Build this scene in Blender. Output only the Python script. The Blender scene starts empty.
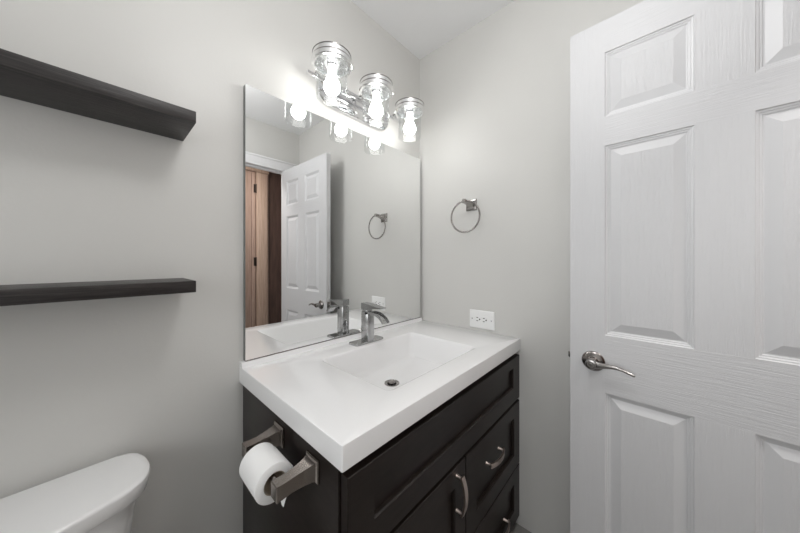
import bpy, bmesh, math, random
from mathutils import Vector, Matrix
random.seed(7)
S = bpy.context.scene
COL = S.collection

# ---------------------------------------------------------------- camera, light, exposure
W_IMG, H_IMG = 800, 533
FPX = 274.0
cam = bpy.data.cameras.new('camera')
cam.sensor_fit = 'HORIZONTAL'; cam.sensor_width = 36.0
cam.lens = FPX / W_IMG * 36.0
cam.shift_x = 0.0
cam.shift_y = (259.3 - H_IMG / 2) / W_IMG
cam.clip_start = 0.02
camo = bpy.data.objects.new('camera', cam); COL.objects.link(camo)
camo.location = (-1.3073, -1.0359, 1.228)
camo.rotation_euler = (math.pi / 2, 0, -0.8293)
S.camera = camo

world = bpy.data.worlds.new('world'); S.world = world
world.use_nodes = True
world.node_tree.nodes['Background'].inputs[0].default_value = (0.9, 0.95, 1.0, 1)
world.node_tree.nodes['Background'].inputs[1].default_value = 0.3

BULB_STRENGTH = 18.0
ROOM_FILL = 10.4        # added unseen fill light under the ceiling, no such lamp known
SIDE_FILL = 6.4         # added fill light from the left, set in the added window
HALL_FILL = 14.0        # added unseen fill light in the hall outside the door

def area_fill(name, loc, size, power, color=(1, 1, 1)):
    l = bpy.data.lights.new(name, 'AREA'); l.shape = 'DISK'; l.size = size
    l.energy = power; l.color = color
    o = bpy.data.objects.new(name, l); o.location = loc; COL.objects.link(o)
    return o
def point_fill(name, loc, radius, power, color):
    l = bpy.data.lights.new(name, 'POINT'); l.shadow_soft_size = radius
    l.energy = power; l.color = color
    o = bpy.data.objects.new(name, l); o.location = loc; COL.objects.link(o)
point_fill('ceiling_fill_light', (-0.95, -0.90, 2.20), 0.12, ROOM_FILL, (1.0, 0.99, 0.98))
# fill light in front of the added window, brightens the right wall
side = area_fill('side_fill_light', (-2.385, -0.90, 1.38), 0.90, SIDE_FILL, (0.97, 0.985, 1.0))
side.data.shape = 'SQUARE'
side.rotation_euler = (0, math.radians(-90), 0)
side.data.spread = math.radians(150)
area_fill('hall_fill_light', (-0.55, -1.95, 2.41), 0.25, HALL_FILL, (1.0, 0.97, 0.94))

S.view_settings.view_transform = 'Standard'
S.view_settings.look = 'None'
S.view_settings.exposure = 0.0
S.view_settings.gamma = 1.0
S.view_settings.use_curve_mapping = False
S.cycles.max_bounces = 16
S.cycles.diffuse_bounces = 8
S.cycles.glossy_bounces = 6
S.cycles.transparent_max_bounces = 24
S.cycles.sample_clamp_indirect = 6.0
S.cycles.caustics_reflective = True
S.cycles.caustics_refractive = False

# ---------------------------------------------------------------- materials
def new_mat(name):
    m = bpy.data.materials.new(name); m.use_nodes = True
    nt = m.node_tree
    return m, nt, nt.nodes['Principled BSDF']

def N(nt, t, **kw):
    n = nt.nodes.new(t)
    for k, v in kw.items(): setattr(n, k, v)
    return n

def ramp(nt, fac, c0, c1, p0=0.0, p1=1.0):
    r = N(nt, 'ShaderNodeValToRGB')
    r.color_ramp.elements[0].position = p0; r.color_ramp.elements[0].color = (*c0, 1)
    r.color_ramp.elements[1].position = p1; r.color_ramp.elements[1].color = (*c1, 1)
    nt.links.new(fac, r.inputs[0])
    return r.outputs[0]

def noise(nt, scale, detail=3.0, stretch=(1, 1, 1), rough=0.5, dist=0.0):
    tc = N(nt, 'ShaderNodeTexCoord'); mp = N(nt, 'ShaderNodeMapping')
    mp.inputs['Scale'].default_value = stretch
    nt.links.new(tc.outputs['Object'], mp.inputs[0])
    n = N(nt, 'ShaderNodeTexNoise')
    n.inputs['Scale'].default_value = scale; n.inputs['Detail'].default_value = detail
    n.inputs['Roughness'].default_value = rough; n.inputs['Distortion'].default_value = dist
    nt.links.new(mp.outputs[0], n.inputs['Vector'])
    return n.outputs['Fac']

def bump(nt, b, h, strength=0.1, dist=0.002):
    n = N(nt, 'ShaderNodeBump')
    n.inputs['Strength'].default_value = strength; n.inputs['Distance'].default_value = dist
    nt.links.new(h, n.inputs['Height']); nt.links.new(n.outputs[0], b.inputs['Normal'])

def paint(name, c, rough=0.55, bs=0.12, scale=160, vary=0.03):
    m, nt, b = new_mat(name)
    k = noise(nt, 3.0, 2)
    lo = tuple(x * (1 - vary) for x in c)
    nt.links.new(ramp(nt, k, lo, c, 0.3, 0.7), b.inputs['Base Color'])
    b.inputs['Roughness'].default_value = rough
    bump(nt, b, noise(nt, scale, 4), bs, 0.001)
    return m

def wood(name, c0, c1, stretch, scale=22, rough=0.45, bs=0.15, dist=0.4, coat=0.0, p0=.35, p1=.65, spec=0.5):
    m, nt, b = new_mat(name)
    k = noise(nt, scale, 6, stretch, 0.65, dist)
    nt.links.new(ramp(nt, k, c0, c1, p0, p1), b.inputs['Base Color'])
    b.inputs['Roughness'].default_value = rough
    b.inputs['Coat Weight'].default_value = coat
    b.inputs['Specular IOR Level'].default_value = spec
    bump(nt, b, k, bs, 0.001)
    return m

def metal(name, c, rough, streak=(1, 1, 1), vary=0.08):
    m, nt, b = new_mat(name)
    k = noise(nt, 90, 3, streak)
    nt.links.new(ramp(nt, k, tuple(x * (1 - vary) for x in c), c), b.inputs['Base Color'])
    b.inputs['Metallic'].default_value = 1.0
    b.inputs['Roughness'].default_value = rough
    return m

def plain(name, c, rough=0.3, coat=0.0, bs=0.0):
    m, nt, b = new_mat(name)
    k = noise(nt, 6.0, 2)
    nt.links.new(ramp(nt, k, tuple(x * 0.985 for x in c), c), b.inputs['Base Color'])
    b.inputs['Roughness'].default_value = rough
    b.inputs['Coat Weight'].default_value = coat
    if bs: bump(nt, b, noise(nt, 300, 3), bs, 0.001)
    return m

M = {}
M['wall'] = paint('greige_wall_paint', (0.645, 0.640, 0.620), 0.42, 0.22, 130)
M['ceiling'] = paint('white_ceiling_paint', (0.90, 0.905, 0.912), 0.8, 0.1, 90)
M['trim'] = plain('white_trim_enamel', (0.80, 0.80, 0.81), 0.35)
M['floor'] = paint('grey_floor_tile', (0.30, 0.29, 0.275), 0.4, 0.1, 30, 0.2)
M['hall_wood'] = wood('pinkish_oak_veneer', (0.42, 0.285, 0.225), (0.56, 0.40, 0.325), (14, 14, .7), 6, 0.5, 0.1)
M['hall_casing'] = wood('light_oak_casing', (0.50, 0.35, 0.265), (0.65, 0.48, 0.38), (14, 14, .7), 6, 0.5, 0.1)
M['hall_dark'] = wood('dark_walnut_panelling', (0.075, 0.042, 0.032), (0.125, 0.072, 0.055), (6, 6, .7), 5, 0.55, 0.1)
M['dark_hinge'] = metal('dark_bronze', (0.09, 0.07, 0.06), 0.4)
M['shelf'] = wood('espresso_laminate', (0.009, 0.0072, 0.007), (0.040, 0.034, 0.033), (1.5, 30, 40), 6, 0.42, 1.0, 0.2, p0=.40, p1=.66)
M['vanity'] = wood('espresso_lacquer', (0.0105, 0.0072, 0.0058), (0.0180, 0.0128, 0.0106), (2, 2, 9), 8, 0.36, 0.06, 0.2, 0.0, spec=0.35)
M['gap'] = plain('dark_cabinet_gap', (0.006, 0.005, 0.005), 0.6)
M['counter'] = plain('white_cultured_marble', (0.87, 0.87, 0.875), 0.16, 0.3)
M['porcelain'] = plain('white_porcelain', (0.87, 0.87, 0.87), 0.08, 0.6)
M['plastic'] = plain('white_plastic', (0.86, 0.865, 0.86), 0.3)
M['slot'] = plain('black_slot', (0.01, 0.01, 0.01), 0.6)
M['nickel'] = metal('brushed_nickel', (0.40, 0.385, 0.37), 0.24, (1, 1, 12))
M['faucet'] = metal('satin_nickel', (0.48, 0.48, 0.48), 0.22, (1, 1, 12))
M['dark_nickel'] = metal('dark_satin_nickel', (0.29, 0.27, 0.26), 0.25)
M['bronze'] = metal('warm_satin_nickel', (0.62, 0.52, 0.47), 0.32)
M['tp_metal'] = metal('warm_brushed_nickel', (0.34, 0.305, 0.28), 0.24, (12, 1, 1))
M['chrome'] = metal('polished_chrome', (0.86, 0.86, 0.87), 0.06, vary=0.01)
M['chrome_satin'] = metal('satin_chrome', (0.88, 0.88, 0.88), 0.22, vary=0.01)
M['chrome_dark'] = metal('dull_chrome', (0.40, 0.40, 0.41), 0.18)
M['paper'] = plain('tissue_paper', (0.88, 0.88, 0.875), 0.9, 0, 0.3)
M['card'] = plain('grey_cardboard', (0.42, 0.36, 0.29), 0.9)
M['mirror_edge'] = plain('polished_mirror_edge', (0.13, 0.14, 0.135), 0.3)

m, nt, b = new_mat('mirror_silver')
b.inputs['Base Color'].default_value = (0.90, 0.905, 0.90, 1); b.inputs['Metallic'].default_value = 1
b.inputs['Roughness'].default_value = 0.0
M['mirror'] = m

def door_paint(name, stretch, bs):
    m, nt, b = new_mat(name)
    k = noise(nt, 7, 5, stretch, 0.6, 0.6)
    nt.links.new(ramp(nt, k, (0.655, 0.658, 0.672), (0.685, 0.688, 0.702)), b.inputs['Base Color'])
    b.inputs['Roughness'].default_value = 0.38
    bump(nt, b, k, bs, 0.0022)
    return m
M['door_v'] = door_paint('white_door_vertical_grain', (28, 28, 1.1), 0.6)
M['door_h'] = door_paint('white_door_cross_grain', (1.3, 28, 28), 0.5)
M['door_p'] = door_paint('white_door_panel_grain', (24, 24, 2.2), 0.9)
M['door_m'] = plain('white_door_moulding', (0.685, 0.688, 0.702), 0.36)

m, nt, b = new_mat('clear_glass')
nt.nodes.remove(b)
fr = N(nt, 'ShaderNodeLayerWeight'); fr.inputs['Blend'].default_value = 0.5
pw = N(nt, 'ShaderNodeMath', operation='POWER'); pw.inputs[1].default_value = 3.0
nt.links.new(fr.outputs['Facing'], pw.inputs[0])
sc_ = N(nt, 'ShaderNodeMath', operation='MULTIPLY_ADD'); sc_.inputs[1].default_value = 0.45; sc_.inputs[2].default_value = 0.02
nt.links.new(pw.outputs[0], sc_.inputs[0])
tr = N(nt, 'ShaderNodeBsdfTransparent'); tr.inputs[0].default_value = (0.97, 0.975, 0.975, 1)
gl = N(nt, 'ShaderNodeBsdfGlossy'); gl.inputs['Roughness'].default_value = 0.03
gl.inputs[0].default_value = (0.95, 0.95, 0.95, 1)
mx = N(nt, 'ShaderNodeMixShader')
nt.links.new(sc_.outputs[0], mx.inputs[0]); nt.links.new(tr.outputs[0], mx.inputs[1]); nt.links.new(gl.outputs[0], mx.inputs[2])
nt.links.new(mx.outputs[0], nt.nodes['Material Output'].inputs[0])
M['glass'] = m

m, nt, b = new_mat('lit_bulb')
b.inputs['Base Color'].default_value = (1, 1, 1, 1)
b.inputs['Emission Color'].default_value = (1.0, 0.985, 0.96, 1)
b.inputs['Emission Strength'].default_value = BULB_STRENGTH
M['bulb'] = m

# ---------------------------------------------------------------- mesh helpers
def obj(name, bm, mats, parent=None, smooth=True, angle=40, loc=None):
    me = bpy.data.meshes.new(name)
    bmesh.ops.recalc_face_normals(bm, faces=bm.faces[:])
    bm.to_mesh(me); bm.free()
    if not isinstance(mats, (list, tuple)): mats = [mats]
    for mm in mats: me.materials.append(mm)
    o = bpy.data.objects.new(name, me); COL.objects.link(o)
    if parent: o.parent = parent
    if loc: o.location = loc
    if smooth:
        for p in me.polygons: p.use_smooth = True
        try: me.set_sharp_from_angle(angle=math.radians(angle))
        except Exception: pass
    return o

def thing(name, label, cat, loc=(0, 0, 0), rz=0.0, group=None):
    o = bpy.data.objects.new(name, None); COL.objects.link(o)
    o.empty_display_size = 0.05
    o.location = loc; o.rotation_euler = (0, 0, rz)
    return tag(o, label, cat, group)

def tag(o, label, cat, group=None):
    o['label'] = label; o['category'] = cat; o['kind'] = 'thing'
    if group: o['group'] = group
    return o

def struct(o, label, cat):
    o['kind'] = 'structure'; o['label'] = label; o['category'] = cat
    return o

def bmn(): return bmesh.new()

def box(bm, x0, x1, y0, y1, z0, z1, bev=0.0, seg=2, mi=0):
    vs = [bm.verts.new(p) for p in ((x0, y0, z0), (x1, y0, z0), (x1, y1, z0), (x0, y1, z0), (x0, y0, z1), (x1, y0, z1), (x1, y1, z1), (x0, y1, z1))]
    fs = [bm.faces.new([vs[i] for i in q]) for q in ((3, 2, 1, 0), (4, 5, 6, 7), (0, 1, 5, 4), (1, 2, 6, 5), (2, 3, 7, 6), (3, 0, 4, 7))]
    for f_ in fs: f_.material_index = mi
    if bev > 0:
        es = list({e for f_ in fs for e in f_.edges})
        r = bmesh.ops.bevel(bm, geom=es, offset=bev, segments=seg, profile=0.5, affect='EDGES')
        for f_ in r['faces']: f_.material_index = mi
    return bm

def loft(bm, rings, cap=True, mi=0, closed=True):
    R = [[bm.verts.new(p) for p in r] for r in rings]
    n = len(R[0])
    for a, b_ in zip(R, R[1:]):
        rng = range(n) if closed else range(n - 1)
        for i in rng:
            j = (i + 1) % n
            try: bm.faces.new((a[i], a[j], b_[j], b_[i])).material_index = mi
            except ValueError: pass
    if cap:
        for r in (R[0][::-1], R[-1]):
            try: bm.faces.new(r).material_index = mi
            except ValueError: pass
    return R

def lathe(bm, prof, seg=40, axis='z', c=(0, 0, 0), cap=False, mi=0):
    rings = []
    for r, h in prof:
        ring = []
        for i in range(seg):
            a = 2 * math.pi * i / seg
            u, v = r * math.cos(a), r * math.sin(a)
            p = {'z': (u, v, h), 'y': (u, h, v), 'x': (h, u, v)}[axis]
            ring.append((p[0] + c[0], p[1] + c[1], p[2] + c[2]))
        rings.append(ring)
    return loft(bm, rings, cap, mi)

def tube(bm, pts, r, seg=12, closed=False, cap=True, mi=0):
    pts = [Vector(p) for p in pts]; n = len(pts); rings = []
    up = None
    for i, p in enumerate(pts):
        if closed: t = (pts[(i + 1) % n] - pts[i - 1]).normalized()
        else: t = (pts[min(i + 1, n - 1)] - pts[max(i - 1, 0)]).normalized()
        if up is None:
            up = Vector((0, 0, 1)) if abs(t.z) < 0.9 else Vector((1, 0, 0))
        u = (up - t * up.dot(t)).normalized(); v = t.cross(u); up = u
        rr = r[i] if isinstance(r, (list, tuple)) else r
        ru, rv = rr if isinstance(rr, tuple) else (rr, rr)
        rings.append([tuple(p + u * (ru * math.cos(2 * math.pi * k / seg)) + v * (rv * math.sin(2 * math.pi * k / seg))) for k in range(seg)])
    if closed: rings.append(rings[0])
    return loft(bm, rings, cap and not closed, mi)

def rrect(x0, x1, y0, y1, r, z, n=6):
    r = min(r, (x1 - x0) / 2 - 1e-5, (y1 - y0) / 2 - 1e-5)
    out = []
    for cx_, cy_, a0 in ((x1 - r, y1 - r, 0), (x0 + r, y1 - r, 90), (x0 + r, y0 + r, 180), (x1 - r, y0 + r, 270)):
        for k in range(n + 1):
            a = math.radians(a0 + 90 * k / n)
            out.append((cx_ + r * math.cos(a), cy_ + r * math.sin(a), z))
    return out

def catmull(pts, n=8):
    P = [Vector(p) for p in pts]; P = [P[0] * 2 - P[1]] + P + [P[-1] * 2 - P[-2]]
    out = []
    for i in range(1, len(P) - 2):
        for k in range(n):
            t = k / n
            out.append(0.5 * ((2 * P[i]) + (P[i + 1] - P[i - 1]) * t + (2 * P[i - 1] - 5 * P[i] + 4 * P[i + 1] - P[i + 2]) * t * t + (3 * P[i] - P[i - 1] - 3 * P[i + 1] + P[i + 2]) * t ** 3))
    out.append(P[-2])
    return out

# ---------------------------------------------------------------- the room
XL = -2.35      # far (left) end of the room
YF = -1.535     # wall with the doorway
CE = 2.44
TH = 0.11
HX0, HX1, HY = -1.6, 0.75, -2.56   # hall
DO0, DO1, DOZ = -0.88, -0.125, 2.050  # doorway

bm = bmn(); box(bm, XL, 0.0, YF - TH, 0.0, -0.05, 0.0)
struct(obj('floor', bm, M['floor']), 'grey bathroom floor', 'floor')
bm = bmn(); box(bm, XL - TH, TH, YF - TH, TH, CE, CE + 0.05)
struct(obj('ceiling', bm, M['ceiling']), 'flat white bathroom ceiling', 'ceiling')
bm = bmn(); box(bm, XL - TH, TH, 0.0, TH, 0, CE)
struct(obj('wall_back', bm, M['wall']), 'greige painted wall behind the mirror and shelves', 'wall')
bm = bmn(); box(bm, 0.0, TH, YF - TH, 0.0, 0, CE)
struct(obj('wall_right', bm, M['wall']), 'greige painted wall with the towel ring and outlet', 'wall')
WY0, WY1, WZ0, WZ1 = -1.36, -0.44, 0.92, 1.84
bm = bmn()
box(bm, XL - TH, XL, YF - TH, WY0, 0, CE); box(bm, XL - TH, XL, WY1, 0.0, 0, CE)
box(bm, XL - TH, XL, WY0, WY1, 0, WZ0); box(bm, XL - TH, XL, WY0, WY1, WZ1, CE)
struct(obj('wall_left', bm, M['wall']), 'greige painted wall at the far end of the room', 'wall')
win = bpy.data.objects.new('added_window_1', None); COL.objects.link(win)  # unseen window added to house the side fill light
struct(win, 'added, unseen white framed frosted window in the far left wall', 'window')
bm = bmn()
for (a0, a1, c0, c1) in ((WY0, WY1, WZ0, WZ0 + .03), (WY0, WY1, WZ1 - .03, WZ1), (WY0, WY0 + .03, WZ0 + .03, WZ1 - .03), (WY1 - .03, WY1, WZ0 + .03, WZ1 - .03)):
    box(bm, XL - 0.10, XL - 0.05, a0, a1, c0, c1, 0.002)
obj('added_window_frame', bm, M['trim'], win)
bm = bmn(); box(bm, XL - 0.085, XL - 0.079, WY0 + .03, WY1 - .03, WZ0 + .03, WZ1 - .03); obj('added_pane', bm, M['plastic'], win)
bm = bmn()
box(bm, XL, XL + .016, WY0 - .07, WY0, WZ0 - .07, WZ1 + .07, .003); box(bm, XL, XL + .016, WY1, WY1 + .07, WZ0 - .07, WZ1 + .07, .003)
box(bm, XL, XL + .016, WY0, WY1, WZ1, WZ1 + .07, .003); box(bm, XL, XL + .03, WY0 - .09, WY1 + .09, WZ0 - .03, WZ0, .003)
obj('added_window_casing', bm, M['trim'], win)
bm = bmn()
box(bm, XL, DO0 - 0.015, YF - TH, YF, 0, CE)
box(bm, DO1 + 0.015, 0.0, YF - TH, YF, 0, CE)
box(bm, DO0 - 0.015, DO1 + 0.015, YF - TH, YF, DOZ + 0.015, CE)
struct(obj('wall_front', bm, M['wall']), 'greige painted wall around the doorway, seen in the mirror', 'wall')
# door lining, stop and casing
bm = bmn()
box(bm, DO0 - 0.015, DO0, YF - TH, YF, 0, DOZ + 0.015, 0.001)
box(bm, DO1, DO1 + 0.015, YF - TH, YF, 0, DOZ + 0.015, 0.001)
box(bm, DO0, DO1, YF - TH, YF, DOZ, DOZ + 0.015, 0.001)
box(bm, DO0, DO1, YF - 0.075, YF - 0.04, DOZ - 0.012, DOZ, 0.001)
box(bm, DO0, DO0 + 0.012, YF - 0.075, YF - 0.04, 0, DOZ, 0.001)
struct(obj('trim_1', bm, M['trim']), 'white door lining of the doorway seen in the mirror', 'door trim')

def casing(bm, a0, a1, zt, w, y, s):
    # flat casing with a stepped, rounded outer edge, mitred look
    for (x0, x1, z0, z1) in ((a0 - w, a0, 0, zt), (a1, a1 + w, 0, zt)):
        box(bm, x0, x1, min(y, y + s * 0.016), max(y, y + s * 0.016), z0, z1, 0.003)
    box(bm, a0 - w, a1 + w, min(y, y + s * 0.018), max(y, y + s * 0.018), zt, zt + w + 0.02, 0.003)
    box(bm, a0 - w, a1 + w, min(y, y + s * 0.024), max(y, y + s * 0.024), zt + w + 0.003, zt + w + 0.02, 0.003)
bm = bmn(); casing(bm, DO0 - 0.005, DO1 + 0.028, DOZ - 0.003, 0.07, YF, 1)
struct(obj('trim_2', bm, M['trim']), 'white casing around the doorway, seen in the mirror', 'door trim')

# ---------------------------------------------------------------- hall beyond the doorway
bm = bmn(); box(bm, HX0, HX1, HY, YF - TH, -0.05, 0.0)
struct(obj('floor_hall', bm, M['floor']), 'hall floor outside the bathroom', 'floor')
bm = bmn(); box(bm, HX0 - TH, HX1 + TH, HY - TH, YF - TH, CE, CE + 0.05)
struct(obj('ceiling_hall', bm, M['ceiling']), 'white hall ceiling outside the bathroom', 'ceiling')
bm = bmn(); box(bm, HX0 - TH, HX1 + TH, HY - TH, HY, 0, CE)
struct(obj('wall_hall_back', bm, M['hall_dark']), 'dark brown panelled hall wall seen through the doorway in the mirror', 'wall')
bm = bmn(); box(bm, HX0 - TH, HX0, HY, YF - TH, 0, CE)
struct(obj('wall_hall_left', bm, M['wall']), 'hall wall left of the doorway', 'wall')
bm = bmn(); box(bm, HX1, HX1 + TH, HY, YF - TH, 0, CE)
struct(obj('wall_hall_right', bm, M['hall_dark']), 'dark hall wall right of the doorway', 'wall')
# casing of the wooden hall closet
bm = bmn()
box(bm, -0.040, 0.085, HY, HY + 0.055, 0, 2.28, 0.004)
box(bm, 0.085, 0.108, HY, HY + 0.03, 0, 2.28, 0.003)
box(bm, -0.95, 0.108, HY, HY + 0.050, 2.285, 2.345, 0.004)
struct(obj('trim_3', bm, M['hall_casing']), 'light oak casing of the hall closet seen in the mirror', 'door trim')
d2 = bpy.data.objects.new('door_2', None); COL.objects.link(d2); d2.location = (-0.048, HY, 0)
struct(d2, 'pinkish wooden closet door in the hall, seen in the mirror', 'door')
bm = bmn(); box(bm, -0.042, -0.001, 0.002, 0.044, 0.01, 2.278, 0.003); box(bm, -0.60, -0.046, 0.002, 0.044, 0.01, 2.278, 0.003)
obj('door_leaf', bm, M['hall_wood'], d2)
for z in (2.08, 1.20, 0.25):
    bm = bmn(); lathe(bm, [(0.0, -.055), (.007, -.053), (.007, .053), (0.0, .055)], 12, 'z', (0.003, 0.052, z))
    box(bm, -0.022, 0.0, 0.0445, 0.047, z - .05, z + .05)
    obj('hinge', bm, M['dark_hinge'], d2)

# ---------------------------------------------------------------- six-panel bathroom door
DW, DT = 0.710, 0.035
dA = -0.031
hx, hy = -0.1510 + math.sin(dA) * DW, -0.8187 - math.cos(dA) * DW
door = bpy.data.objects.new('door_1', None); COL.objects.link(door)
door.location = (hx, hy, 0); door.rotation_euler = (0, 0, math.pi / 2 + dA)
struct(door, 'white six-panel door standing open against the right wall', 'door')
# local frame: x from the hinge (0) to the free edge (DW); y = 0 is the face to the room, +y out of it
cols = [(DW - 0.1020, DW - 0.3090), (DW - 0.4165, DW - 0.6190)]
cols = [(b_, a_) for a_, b_ in cols]                      # ascending
rows = [(0.225, 0.7762), (0.9706, 1.6125), (1.7110, 1.9286)]
DZ0, DZ1 = 0.010, 2.0385
def door_face(bm, y, s):
    def q(x0, x1, z0, z1, mi):
        vs = [bm.verts.new((x0, y, z0)), bm.verts.new((x1, y, z0)), bm.verts.new((x1, y, z1)), bm.verts.new((x0, y, z1))]
        bm.faces.new(vs if s < 0 else vs[::-1]).material_index = mi
    c = sorted(cols)
    xs = [0.0, c[0][0], c[0][1], c[1][0], c[1][1], DW]
    q(xs[0], xs[1], DZ0, DZ1, 0); q(xs[4], xs[5], DZ0, DZ1, 0)
    zs = [DZ0] + [z for r in rows for z in r] + [DZ1]
    for i in range(0, len(zs), 2): q(xs[1], xs[4], zs[i], zs[i + 1], 1)
    for (z0, z1) in rows:
        q(xs[2], xs[3], z0, z1, 0)
        for (x0, x1) in ((xs[1], xs[2]), (xs[3], xs[4])):
            prof = [(0, 0), (.0018, -.0035), (.0060, -.0042), (.0078, -.0062), (.0120, -.0070), (.0135, -.0092), (.0165, -.0095), (.0400, -.0022), (.0425, -.0016)]
            prev = None
            for ins, dep in prof:
                ring = [bm.verts.new(p) for p in ((x0 + ins, y + s * dep, z0 + ins), (x1 - ins, y + s * dep, z0 + ins), (x1 - ins, y + s * dep, z1 - ins), (x0 + ins, y + s * dep, z1 - ins))]
                if prev:
                    for k in range(4):
                        vs = (prev[k], prev[(k + 1) % 4], ring[(k + 1) % 4], ring[k])
                        bm.faces.new(vs if s < 0 else vs[::-1]).material_index = 2
                prev = ring
            bm.faces.new(prev if s < 0 else prev[::-1]).material_index = 3
bm = bmn()
door_face(bm, 0.0, 1); door_face(bm, -DT, -1)
def quad(bm, pts, mi=0):
    bm.faces.new([bm.verts.new(p) for p in pts]).material_index = mi
quad(bm, ((DW, 0, DZ0), (DW, -DT, DZ0), (DW, -DT, DZ1), (DW, 0, DZ1)), 2)
quad(bm, ((0, 0, DZ0), (0, 0, DZ1), (0, -DT, DZ1), (0, -DT, DZ0)), 2)
quad(bm, ((0, 0, DZ1), (DW, 0, DZ1), (DW, -DT, DZ1), (0, -DT, DZ1)), 2)
quad(bm, ((0, 0, DZ0), (0, -DT, DZ0), (DW, -DT, DZ0), (DW, 0, DZ0)), 2)
bmesh.ops.remove_doubles(bm, verts=bm.verts[:], dist=1e-5)
obj('door_panel', bm, [M['door_v'], M['door_h'], M['door_m'], M['door_p']], door, angle=8)
# lever handles, both faces
KX, KZ = DW - 0.070, 0.876
def lever(y, s):
    bm = bmn()
    prof = [(0.0335, 0.0005), (0.0340, 0.003), (0.0325, 0.0055), (0.024, 0.0095), (0.018, 0.012), (0.0165, 0.018), (0.0165, 0.026)]
    lathe(bm, [(0.001, 0.0005)] + prof + [(0.001, 0.026)], 40, 'y')
    for v in bm.verts: v.co.y *= s
    r = obj('rosette', bm, M['dark_nickel'], door, loc=(KX, y, KZ))
    bm = bmn()
    hub = [(0.001, .022), (0.0155, .022), (0.0165, .028), (0.0165, .046), (0.0150, .0495), (0.0105, .0505), (0.0100, .0490), (0.0075, .0490), (0.0070, .0510), (0.001, .0515)]
    lathe(bm, hub, 32, 'y')
    pts = catmull([(0.0, .036, 0), (-.020, .038, -.001), (-.045, .040, 0.003), (-.070, .041, 0.004), (-.092, .040, -.002), (-.112, .038, -.010)], 6)
    n = len(pts)
    rad = []
    for i in range(n):
        t = i / (n - 1)
        h = 0.0105 * (1 - t) ** 2.2 + 0.0042 if t < .97 else 0.0030
        rad.append((h, 0.0065 - 0.002 * t))
    tube(bm, pts, rad, 14)
    for v in bm.verts: v.co.y *= s
    h = obj('door_handle', bm, M['nickel'], door, loc=(KX, y, KZ))
    if s > 0:
        bm = bmn(); lathe(bm, [(0.0005, .0518), (.0030, .0518), (.0034, .0506)], 16, 'y'); obj('lock_button', bm, M['dark_nickel'], h)
lever(0.0, 1); lever(-DT, -1)
bm = bmn(); box(bm, DW - 0.001, DW + 0.0015, -DT + .005, -.005, KZ - .028, KZ + .028, .0008)
lp = obj('latch_plate', bm, M['dark_nickel'], door)
bm = bmn()
loft(bm, [[(DW + 0.0012, y_, z_) for y_, z_ in ((-.024, KZ - .009), (-.011, KZ - .009), (-.011, KZ + .009), (-.024, KZ + .009))],
          [(DW + 0.010, y_, z_) for y_, z_ in ((-.024, KZ - .009), (-.020, KZ - .009), (-.020, KZ + .009), (-.024, KZ + .009))]])
obj('latch_bolt', bm, M['nickel'], lp, smooth=False)
for z in (0.22, 1.05, 1.83):
    bm = bmn(); lathe(bm, [(.0005, -.046), (.006, -.045), (.006, .045), (.0005, .046)], 14, 'z', (-.003, -DT - .003, z))
    obj('hinge', bm, M['nickel'], door)

# ---------------------------------------------------------------- mirror
bm = bmn(); box(bm, -0.9755, -0.0175, -0.0200, -0.0008, 0.8815, 1.8240)
for f_ in bm.faces: f_.material_index = 0 if f_.calc_center_median().y < -0.0199 else 1
mirror = obj('wall_mirror', bm, [M['mirror'], M['mirror_edge']], smooth=False)
bm = bmn(); box(bm, -0.9755, -0.0175, -0.0222, -0.0008, 0.8800, 0.8832, .0005)
obj('bottom_edge', bm, M['dark_nickel'], mirror)  # added dark strip that draws the mirror's dark lower edge
tag(mirror, 'large frameless rectangular mirror on the wall above the sink counter', 'mirror')

# ---------------------------------------------------------------- vanity cabinet
CX0, CX1 = -0.978, -0.0008
FY = -0.588
van = thing('vanity_cabinet', 'dark espresso vanity cabinet under the white sink counter', 'cabinet', ((CX0 + CX1) / 2, -0.29, 0))
ox, oy = -(CX0 + CX1) / 2, 0.29
def vobj(name, bm, mt, parent=van, off=True, **k):
    if off: bmesh.ops.translate(bm, verts=bm.verts[:], vec=(ox, oy, 0))
    return obj(name, bm, mt, parent, **k)
bm = bmn()
box(bm, CX0, CX0 + 0.018, -0.562, -0.003, 0.0, 0.807, 0.0012)          # side panels
box(bm, CX1 - 0.018, CX1, -0.562, -0.003, 0.0, 0.807, 0.0012)
box(bm, CX0 + 0.018, CX1 - 0.018, -0.020, -0.003, 0.06, 0.807)         # back
box(bm, CX0 + 0.018, CX1 - 0.018, -0.555, -0.020, 0.06, 0.078)         # bottom
box(bm, CX0 + 0.018, CX1 - 0.018, -0.500, -0.485, 0.0, 0.06)           # toe kick
box(bm, CX0 + 0.018, CX1 - 0.018, -0.560, -0.535, 0.582, 0.640)        # rails and mullion
box(bm, CX0 + 0.018, CX1 - 0.018, -0.560, -0.535, 0.765, 0.807)
box(bm, -0.515, -0.485, -0.560, -0.535, 0.078, 0.582)
box(bm, CX0 + 0.018, CX1 - 0.018, -0.540, -0.530, 0.640, 0.765)
vobj('carcass', bm, M['vanity'])
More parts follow.
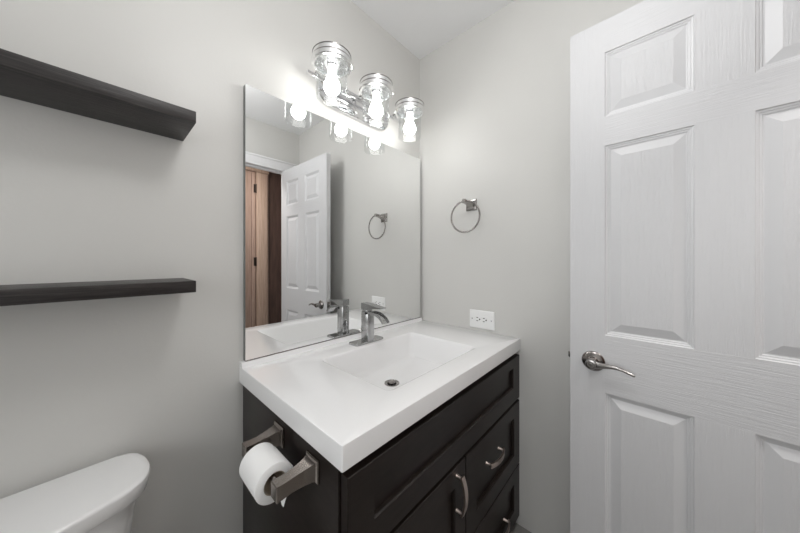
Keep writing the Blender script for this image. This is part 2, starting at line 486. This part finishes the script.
def front(name, x0, x1, z0, z1, fl, fr_, fb, ft):
    # recessed-panel (shaker) front with a small inner bevel
    bm = bmn()
    yb, yf, yr = -0.5655, FY, FY + 0.0125
    o_ = [(x0, z0), (x1, z0), (x1, z1), (x0, z1)]
    i_ = [(x0 + fl, z0 + fb), (x1 - fr_, z0 + fb), (x1 - fr_, z1 - ft), (x0 + fl, z1 - ft)]
    def sh(q, d):
        (ax, az), (bx, _), (_, cz), _d = q
        return [(ax + d, az + d), (bx - d, az + d), (bx - d, cz - d), (ax + d, cz - d)]
    rings = [(o_, yb), (o_, yf + 0.0018), (sh(o_, 0.0018), yf), (i_, yf), (sh(i_, 0.003), yf + 0.004), (sh(i_, 0.004), yr)]
    loft(bm, [[(x, y, z) for x, z in q] for q, y in rings])
    return vobj(name, bm, M['vanity'], smooth=True, angle=25)
XD = -0.4985
front('false_drawer_front', CX0 + 0.005, CX1 - 0.0005, 0.591, 0.788, 0.072, 0.075, 0.066, 0.042)
dr1 = front('cabinet_door', CX0 + 0.005, XD - 0.0025, 0.045, 0.580, 0.062, 0.062, 0.062, 0.062)
d_a = front('drawer', XD + 0.0025, CX1 - 0.0005, 0.291, 0.580, 0.072, 0.065, 0.062, 0.058)
d_b = front('drawer', XD + 0.0025, CX1 - 0.0005, 0.045, 0.286, 0.072, 0.065, 0.062, 0.058)
def bow_pull(parent, c, vert, L=0.108):
    bm = bmn()
    y = FY
    def P(u, out): return (c[0], y - out, c[1] + u) if vert else (c[0] + u, y - out, c[1])
    # bowed flat bar
    pts = []
    n = 18
    for i in range(n + 1):
        t = -1 + 2 * i / n
        pts.append(P(t * (L / 2 + 0.005), 0.021 + 0.013 * (1 - t * t)))
    rings = []
    hw, th = 0.0085, 0.0030
    for i, p in enumerate(pts):
        a = Vector(pts[max(i - 1, 0)]); b_ = Vector(pts[min(i + 1, n)])
        t = (b_ - a).normalized(); w = Vector((1, 0, 0)) if vert else Vector((0, 0, 1))
        nn = t.cross(w).normalized(); p = Vector(p)
        rings.append([tuple(p + w * hw + nn * th), tuple(p - w * hw + nn * th), tuple(p - w * hw - nn * th), tuple(p + w * hw - nn * th)])
    loft(bm, rings)
    for s in (-1, 1):
        q = P(s * L / 2, 0)
        lathe(bm, [(.0058, q[1] - .0005), (.0054, q[1] - .004), (.0048, q[1] - .006), (.0045, q[1] - .026)], 16, 'y', (q[0], 0, q[2]), True)
    vobj('handle', bm, M['bronze'], parent)
bow_pull(dr1, (-0.558, 0.500), True)
bow_pull(d_a, (-0.296, 0.480), False)
bow_pull(d_b, (-0.240, 0.158), False)

# ---------------------------------------------------------------- sink counter
TZ, TB = 0.8633, 0.8082
TX0, TX1, TY0, TY1 = -0.9895, -0.0006, -0.5924, -0.0012
top = thing('sink_counter', 'white vanity countertop with an integrated rectangular sink basin', 'countertop', (-0.494, -0.297, TB))
def tobj(name, bm, mt, parent=top, **k):
    bmesh.ops.translate(bm, verts=bm.verts[:], vec=(0.494, 0.297, -TB))
    return obj(name, bm, mt, parent, **k)
bm = bmn()
# basin + deck as one surface: rings from the drain out to the edge and down
bx0, bx1, by0, by1 = -0.768, -0.256, -0.503, -0.150
n_ = 8
def ring(x0, x1, y0, y1, r, z): return rrect(x0, x1, y0, y1, r, z, n_)
DRX, DRY = -0.545, -0.295
rings = []
rings.append(ring(DRX - .027, DRX + .027, DRY - .027, DRY + .027, .0269, 0.7470))
rings.append(ring(-0.66, -0.40, -0.36, -0.225, .03, 0.7535))
rings.append(ring(-0.715, -0.305, -0.405, -0.192, .022, 0.7600))
rings.append(ring(-0.732, -0.292, -0.422, -0.183, .026, 0.7640))
rings.append(ring(-0.742, -0.283, -0.437, -0.174, .026, 0.7760))
rings.append(ring(bx0 + .005, bx1 - .006, by0 + .012, by1 - .004, .020, 0.8530))
rings.append(ring(bx0 + .002, bx1 - .002, by0 + .004, by1 - .0015, .021, 0.8602))
rings.append(ring(bx0 - .001, bx1 + .001, by0 - .001, by1 + .001, .022, 0.8625))
rings.append(ring(bx0 - .005, bx1 + .005, by0 - .005, by1 + .005, .025, TZ))
e = 0.0035
rings.append(ring(TX0 + e, TX1 - e, TY0 + e, TY1 - e, .003, TZ))
rings.append(ring(TX0 + .001, TX1 - .001, TY0 + .001, TY1 - .001, .0025, TZ - .0010))
rings.append(ring(TX0, TX1, TY0, TY1, .0025, TZ - .0040))
rings.append(ring(TX0, TX1, TY0, TY1, .0025, TB + .003))
rings.append(ring(TX0 + .003, TX1 - .003, TY0 + .003, TY1 - .003, .003, TB))
rings.append(ring(bx0 - .02, bx1 + .02, by0 - .02, by1 + .02, .03, TB))
rings.append(ring(-0.755, -0.270, -0.450, -0.160, .03, 0.7560))
rings.append(ring(DRX - .03, DRX + .03, DRY - .03, DRY + .03, .0299, 0.7300))
loft(bm, rings, False)
tobj('countertop', bm, M['counter'], angle=30)
bm = bmn()
prof = [(-.0012, TZ - .001), (-.0330, TZ - .001), (-.0290, TZ + .0022), (-.0255, TZ + .0140), (-.0240, TZ + .0158), (-.0215, TZ + .0165), (-.0012, TZ + .0165)]
loft(bm, [[(x, y, z) for y, z in prof] for x in (TX0 + .001, TX0 + .003, TX1 - .012, TX1 - .010)])
tobj('backsplash_lip', bm, M['counter'], angle=50)
bm = bmn()
lathe(bm, [(.0165, -.014), (.0180, -.001), (.0255, .0008), (.0285, .0020), (.0292, .0005), (.0285, -.0015)], 36, 'z', (DRX, DRY, 0.7480))
dr = tobj('drain', bm, M['nickel'])
bm = bmn(); lathe(bm, [(.0172, -.010), (.0003, -.010)], 24, 'z', (DRX, DRY, 0.7480)); tobj('drain_hole', bm, M['slot'], dr)
bm = bmn(); lathe(bm, [(.004, -.010), (.004, -.001), (.0120, .0000), (.0135, .0030), (.0122, .0056), (.0003, .0066)], 32, 'z', (DRX, DRY, 0.7480)); tobj('stopper', bm, M['dark_nickel'], dr)

# ---------------------------------------------------------------- faucet
FX, FYC = -0.509, -0.104
fau = thing('faucet', 'brushed nickel single-lever waterfall faucet at the back of the sink', 'faucet', (FX, FYC, TZ))
bm = bmn()
loft(bm, [rrect(-.080, .080, -.0295, .0295, .010, 0.0003, 6), rrect(-.080, .080, -.0295, .0295, .010, .0062, 6), rrect(-.0785, .0785, -.028, .028, .009, .0078, 6)])
obj('base_plate', bm, M['faucet'], fau)
bm = bmn(); box(bm, -.0185, .0185, -.030, .016, .0078, .136, .0022)
body = obj('body', bm, M['faucet'], fau)
# waterfall spout: arched trough
path = catmull([(0, -.010, .128), (0, -.035, .1335), (0, -.064, .1325), (0, -.090, .1250), (0, -.110, .1125), (0, -.122, .0990)], 5)
sec = [(-.0185, -.0055), (.0185, -.0055), (.0185, .0045), (.0158, .0045), (.0152, -.0025), (-.0152, -.0025), (-.0158, .0045), (-.0185, .0045)]
rings = []
for i, p in enumerate(path):
    t = (path[min(i + 1, len(path) - 1)] - path[max(i - 1, 0)]).normalized()
    nn = Vector((0, -t.z, t.y)); nn = nn if nn.z > 0 else -nn
    rings.append([tuple(p + Vector((u, 0, 0)) + nn * w) for u, w in sec])
bm = bmn(); loft(bm, rings); obj('spout', bm, M['faucet'], fau, angle=30)
# lever: block with a flat paddle on top leaning forward
bm = bmn(); box(bm, -.0150, .0150, -.022, .012, .1345, .1430, .0012)
pad = [(.0165, .1420, .1715), (-.018, .1425, .1700), (-.050, .1500, .1665), (-.080, .1550, .1630), (-.106, .1570, .1605)]
rings = []
for (y, za, zb_), w in zip(pad, (.0185, .0187, .0187, .0183, .0176)):
    rings.append([(-w, y, za), (w, y, za), (w, y, zb_), (-w, y, zb_)])
loft(bm, rings)
obj('lever', bm, M['faucet'], fau, angle=25)
bm = bmn(); tube(bm, [(0, .026, .008), (0, .026, .052)], .0026, 10)
lathe(bm, [(.0004, .046), (.0070, .046), (.0082, .050), (.0082, .064), (.0070, .068), (.0004, .068)], 20, 'z', (0, .026, 0))
obj('lift_rod', bm, M['chrome_dark'], fau)

# ---------------------------------------------------------------- toilet paper holder and roll
VX = CX0
tp = thing('toilet_paper_holder', 'two-post brushed nickel toilet paper holder on the cabinet side', 'toilet paper holder', (VX, -0.381, 0.755))
def post_bm(y):
    bm = bmn()
    # flared square wall plate
    def sq(x, h, z=0.0): return [(x, y - h, z - h), (x, y + h, z - h), (x, y + h, z + h), (x, y - h, z + h)]
    def rc(x, hy_, hz, z=0.0): return [(x, y - hy_, z - hz), (x, y + hy_, z - hz), (x, y + hy_, z + hz), (x, y - hy_, z + hz)]
    loft(bm, [sq(-.0006, .0260), sq(-.0045, .0260), sq(-.0070, .0240), sq(-.0085, .0205), rc(-.014, .0180, .0190), rc(-.035, .0145, .0165, -.001), rc(-.058, .0125, .0150, -.002), rc(-.076, .0130, .0155, -.003), rc(-.0895, .0135, .0165, -.003), rc(-.0915, .0118, .0148, -.003)])
    return bm
for s in (-1, 1):
    obj('post', post_bm(s * 0.087), M['tp_metal'], tp, angle=20)
bm = bmn(); tube(bm, [(-.076, -.076, -.003), (-.076, .076, -.003)], .0058, 16); obj('roller', bm, M['dark_nickel'], tp)

RX, RZ = VX - 0.0720, 0.7385
roll = thing('toilet_paper_roll', 'white toilet paper roll hanging between the two holder posts', 'toilet paper', (RX, -0.381, RZ))
R0, R1, HL = 0.0240, 0.0415, 0.0490
bm = bmn()
lathe(bm, [(R0, -HL), (R1 - .0025, -HL), (R1, -HL + .002), (R1, HL - .002), (R1 - .0025, HL), (R0, HL), (R0, -HL)], 64, 'y')
obj('paper', bm, M['paper'], roll, angle=50)
bm = bmn(); lathe(bm, [(R0 - .0002, -HL + .0006), (R0 - .0015, -HL + .0006), (R0 - .0015, HL - .0006), (R0 - .0002, HL - .0006)], 48, 'y'); obj('cardboard_core', bm, M['card'], roll)
bm = bmn()
pts = []
for k in range(10):
    a = math.radians(-40 + 62 * k / 9)      # leaves the roll on the cabinet side
    pts.append(((R1 + .0012) * math.cos(a), (R1 + .0012) * math.sin(a)))
pts = pts[::-1]
lx, lz = pts[-1]
for k in range(1, 9):
    pts.append((lx - .014 * (k / 8), lz - .038 * k / 8))
outer, inner = [], []
for i, (x, z) in enumerate(pts):
    cut = max(0, (i - 9)) / 8.0
    y0, y1 = -HL + .001, HL - .001
    y1 = y1 - cut * 0.088                  # torn diagonally to a point
    rr = math.hypot(x, z); f_ = 1 + .0006 / rr
    outer.append([(x * f_, y0, z * f_), (x * f_, y1, z * f_), (x, y1, z), (x, y0, z)])
loft(bm, outer); obj('loose_sheet', bm, M['paper'], roll)

# ---------------------------------------------------------------- towel ring
tr_ = thing('towel_ring', 'brushed nickel towel ring mounted on the right wall', 'towel ring', (0, -0.346, 1.510))
bm = bmn()
def sq(x, h, z=0.0): return [(x, -h, z - h), (x, h, z - h), (x, h, z + h), (x, -h, z + h)]
loft(bm, [sq(-.0006, .0290), sq(-.0045, .0290), sq(-.0065, .0270), sq(-.0085, .0215), sq(-.018, .0150, .002), sq(-.045, .0095, .007), sq(-.074, .0085, .0095), sq(-.084, .0095, .010), sq(-.086, .0080, .010)])
obj('mount', bm, M['nickel'], tr_, angle=20)
bm = bmn()
RR, rc_ = 0.0790, -0.0665
tube(bm, [(-.070, RR * math.sin(2 * math.pi * k / 64), rc_ + RR * math.cos(2 * math.pi * k / 64)) for k in range(64)], .0042, 12, closed=True)
obj('ring', bm, M['dark_nickel'], tr_)

# ---------------------------------------------------------------- outlet
out = thing('wall_outlet', 'white horizontal duplex outlet on the right wall above the counter', 'outlet', (0, -0.4035, 0.9227))
bm = bmn()
def px(x, hy_, hz): return [(x, p[0], p[1]) for p in [(q[0], q[1]) for q in rrect(-hy_, hy_, -hz, hz, .004, 0, 4)]]
loft(bm, [px(-.0005, .0670, .0455), px(-.0025, .0670, .0455), px(-.0055, .0640, .0425), px(-.0060, .0625, .0410)])
obj('cover_plate', bm, M['plastic'], out, angle=20)
bm = bmn(); loft(bm, [px(-.0055, .0345, .0170), px(-.0078, .0345, .0170), px(-.0083, .0338, .0163)])
rec = obj('receptacle', bm, M['plastic'], out, angle=25)
bm = bmn()
for cy_ in (-.0175, .0175):
    for dz_, h in ((-.0080, .0050), (.0080, .0044)):
        box(bm, -.0086, -.0080, cy_ + .0042 - h, cy_ + .0042 + h, dz_ - .0018, dz_ + .0018)
    lathe(bm, [(.0038, -.0080), (.0038, -.0086), (.0002, -.0086)], 14, 'x', (0, cy_ - .0082, 0))
obj('slots', bm, M['slot'], rec)
for s in (-1, 1):
    bm = bmn(); lathe(bm, [(.0034, -.0058), (.0032, -.0068), (.0003, -.0070)], 16, 'x', (0, s * .0515, 0)); obj('screw', bm, M['chrome_dark'], out)

# ---------------------------------------------------------------- floating shelves
def shelf(z0, z1, label):
    o = thing('floating_shelf', label, 'shelf', (-1.4400, -0.0825, z0), 0, 'dark floating shelves')
    bm = bmn(); box(bm, -.300, .300, -.0825, .0815, 0, z1 - z0, .0012)
    obj('board', bm, M['shelf'], o)
    for x in (0.158, -.02):
        bm = bmn(); lathe(bm, [(.0032, -.0003), (.0022, .0006), (.0002, .0006)], 14, 'z', (x, -.050, 0)); obj('screw_hole', bm, M['slot'], o)
    return o
shelf(1.5815, 1.6115, 'upper dark wood floating shelf, seen from below')
shelf(1.1425, 1.1725, 'lower dark wood floating shelf, at eye level above the toilet')

# ---------------------------------------------------------------- toilet
tx = -1.448
toi = thing('toilet', 'white porcelain toilet below the dark shelves', 'toilet', (tx, -0.02, 0))
HALF = catmull([(0, 0, 0), (.09, 0, 0), (.172, -.001, 0), (.200, -.012, 0), (.2165, -.045, 0), (.2235, -.085, 0), (.2225, -.112, 0), (.2165, -.136, 0), (.206, -.155, 0), (.190, -.168, 0), (.165, -.180, 0), (.125, -.192, 0), (.070, -.205, 0), (.0, -.211, 0)], 5)
def flat_oval(z, hw, d):
    # straight back edge at the wall, broad rounded ends and a gently bowed front
    fx, fy = hw / .2235, d / .211
    pts = [(p.x * fx, -.0 + p.y * fy, z) for p in HALF]
    return pts + [(-x, y, zz) for x, y, zz in pts[-2:0:-1]]
bm = bmn()
loft(bm, [[(x, y - .006, z) for x, y, z in flat_oval(z, hw, d)] for z, hw, d in ((.355, .160, .150), (.375, .172, .160), (.45, .180, .168), (.60, .193, .180), (.6825, .2035, .190))])
obj('tank', bm, M['porcelain'], toi)
bm = bmn()
loft(bm, [[(x, y - (.211 - d) * .4, z) for x, y, z in flat_oval(z, hw, d)] for z, hw, d in ((.682, .205, .192), (.684, .216, .203), (.688, .2195, .2070), (.7145, .2235, .2110), (.7190, .2220, .2095), (.7212, .2180, .2055), (.7218, .2080, .195))])
obj('tank_lid', bm, M['porcelain'], toi)
bm = bmn()
def ell(z, a, b_, yc, k=1.0): return [(a * math.cos(2 * math.pi * i / 48), yc + b_ * math.sin(2 * math.pi * i / 48), z) for i in range(48)]
loft(bm, [ell(0, .115, .235, -.36), ell(.02, .112, .232, -.36), ell(.16, .100, .215, -.37), ell(.28, .135, .235, -.41), ell(.36, .178, .250, -.44), ell(.39, .184, .255, -.44), ell(.39, .145, .205, -.44), ell(.30, .105, .150, -.43), ell(.22, .06, .08, -.40)])
box(bm, -.10, .10, -.24, -.03, .20, .355, .02)
obj('bowl', bm, M['porcelain'], toi)
bm = bmn()
loft(bm, [ell(.391, .186, .240, -.430), ell(.408, .188, .242, -.430), ell(.414, .180, .235, -.430)])
obj('seat', bm, M['plastic'], toi)
bm = bmn()
loft(bm, [ell(.415, .184, .238, -.430), ell(.428, .186, .240, -.430), ell(.436, .170, .222, -.430), ell(.438, .10, .14, -.430)])
obj('seat_lid', bm, M['plastic'], toi)
bm = bmn(); lathe(bm, [(.012, 0), (.012, -.012), (.001, -.014)], 20, 'y', (-.135, -.168, .62)); tube(bm, [(-.135, -.182, .62), (-.10, -.195, .615), (-.065, -.203, .607)], .006, 10)
obj('flush_lever', bm, M['chrome'], toi)

# ---------------------------------------------------------------- vanity light
LX, LY, LS = -0.494, -0.150, 0.225
vl = thing('vanity_light', 'chrome three-lamp vanity light with clear glass shades above the mirror', 'light fixture', (LX, 0, 1.945))
bm = bmn()
def pl(y, hw, hh): return [(p[0], y, p[1]) for p in rrect(-hw, hw, -hh, hh, hh - .001, 0, 14)]
loft(bm, [pl(-.0006, .205, .055), pl(-.0180, .205, .055), pl(-.0220, .201, .051), pl(-.0222, .199, .049)])
obj('back_plate', bm, M['chrome'], vl, angle=12)
bm = bmn()
box(bm, -.272, .272, -.0555, -.0415, .006, .020, .0015)
for x in (-.12, .12): tube(bm, [(x, -.022, .013), (x, -.043, .013)], .008, 16)
obj('bar', bm, M['chrome'], vl)
for i in (-1, 0, 1):
    x = i * LS
    c = (x, LY, -.008)
    bm = bmn()
    # two-tier collar: upper band, dark groove, lower flared ring, hollow beneath
    prof = [(.0005, .0625), (.018, .0625), (.019, .0590), (.0660, .0585), (.0705, .0565), (.0710, .0395), (.0680, .0385)]
    lathe(bm, prof, 56, 'z', c)
    prof = [(.0680, .0355), (.0725, .0348), (.0748, .0325), (.0748, .0185), (.0720, .0160), (.0630, .0160), (.0615, .0185), (.0610, .0480), (.0005, .0480)]
    lathe(bm, prof, 56, 'z', c)
    # post from bar to collar
    box(bm, x - .006, x + .006, -.0570, -.0400, .0185, .0400, .001); box(bm, x - .006, x + .006, -.0900, -.0400, .0300, .0400, .001)
    hold = obj('shade_holder', bm, M['chrome_satin'], vl)
    bm = bmn(); lathe(bm, [(.0705, .0398), (.0716, .0390), (.0722, .0352), (.0710, .0345)], 56, 'z', c); lathe(bm, [(.0655, .0588), (.0700, .0578), (.0716, .0560), (.0712, .0535)], 56, 'z', c); obj('groove_band', bm, M['dark_nickel'], hold)
    bm = bmn(); lathe(bm, [(.0005, .0482), (.020, .0482), (.020, .022), (.0165, .018), (.0005, .018)], 28, 'z', c); obj('socket', bm, M['chrome_dark'], hold)
    bm = bmn()
    zb, zt = -.1030, .0470
    lathe(bm, [(.0575, zt), (.0575, zb + .0035), (.0582, zb + .0028), (.0582, zb + .0008), (.0574, zb), (.0540, zb), (.0532, zb + .0012), (.0540, zb + .0032), (.0540, zt)], 56, 'z', c)
    obj('glass_shade', bm, M['glass'], hold)
    bm = bmn()
    prof = []
    for k in range(0, 17):
        a = math.radians(-90 + 130 * k / 16)
        prof.append((max(.0004, .0310 * math.cos(a)), -.060 + .0310 * math.sin(a)))
    prof += [(.0190, -.026), (.0155, -.010), (.0138, .006), (.0135, .020)]
    lathe(bm, prof, 36, 'z', c)
    obj('light_bulb', bm, M['bulb'], hold)
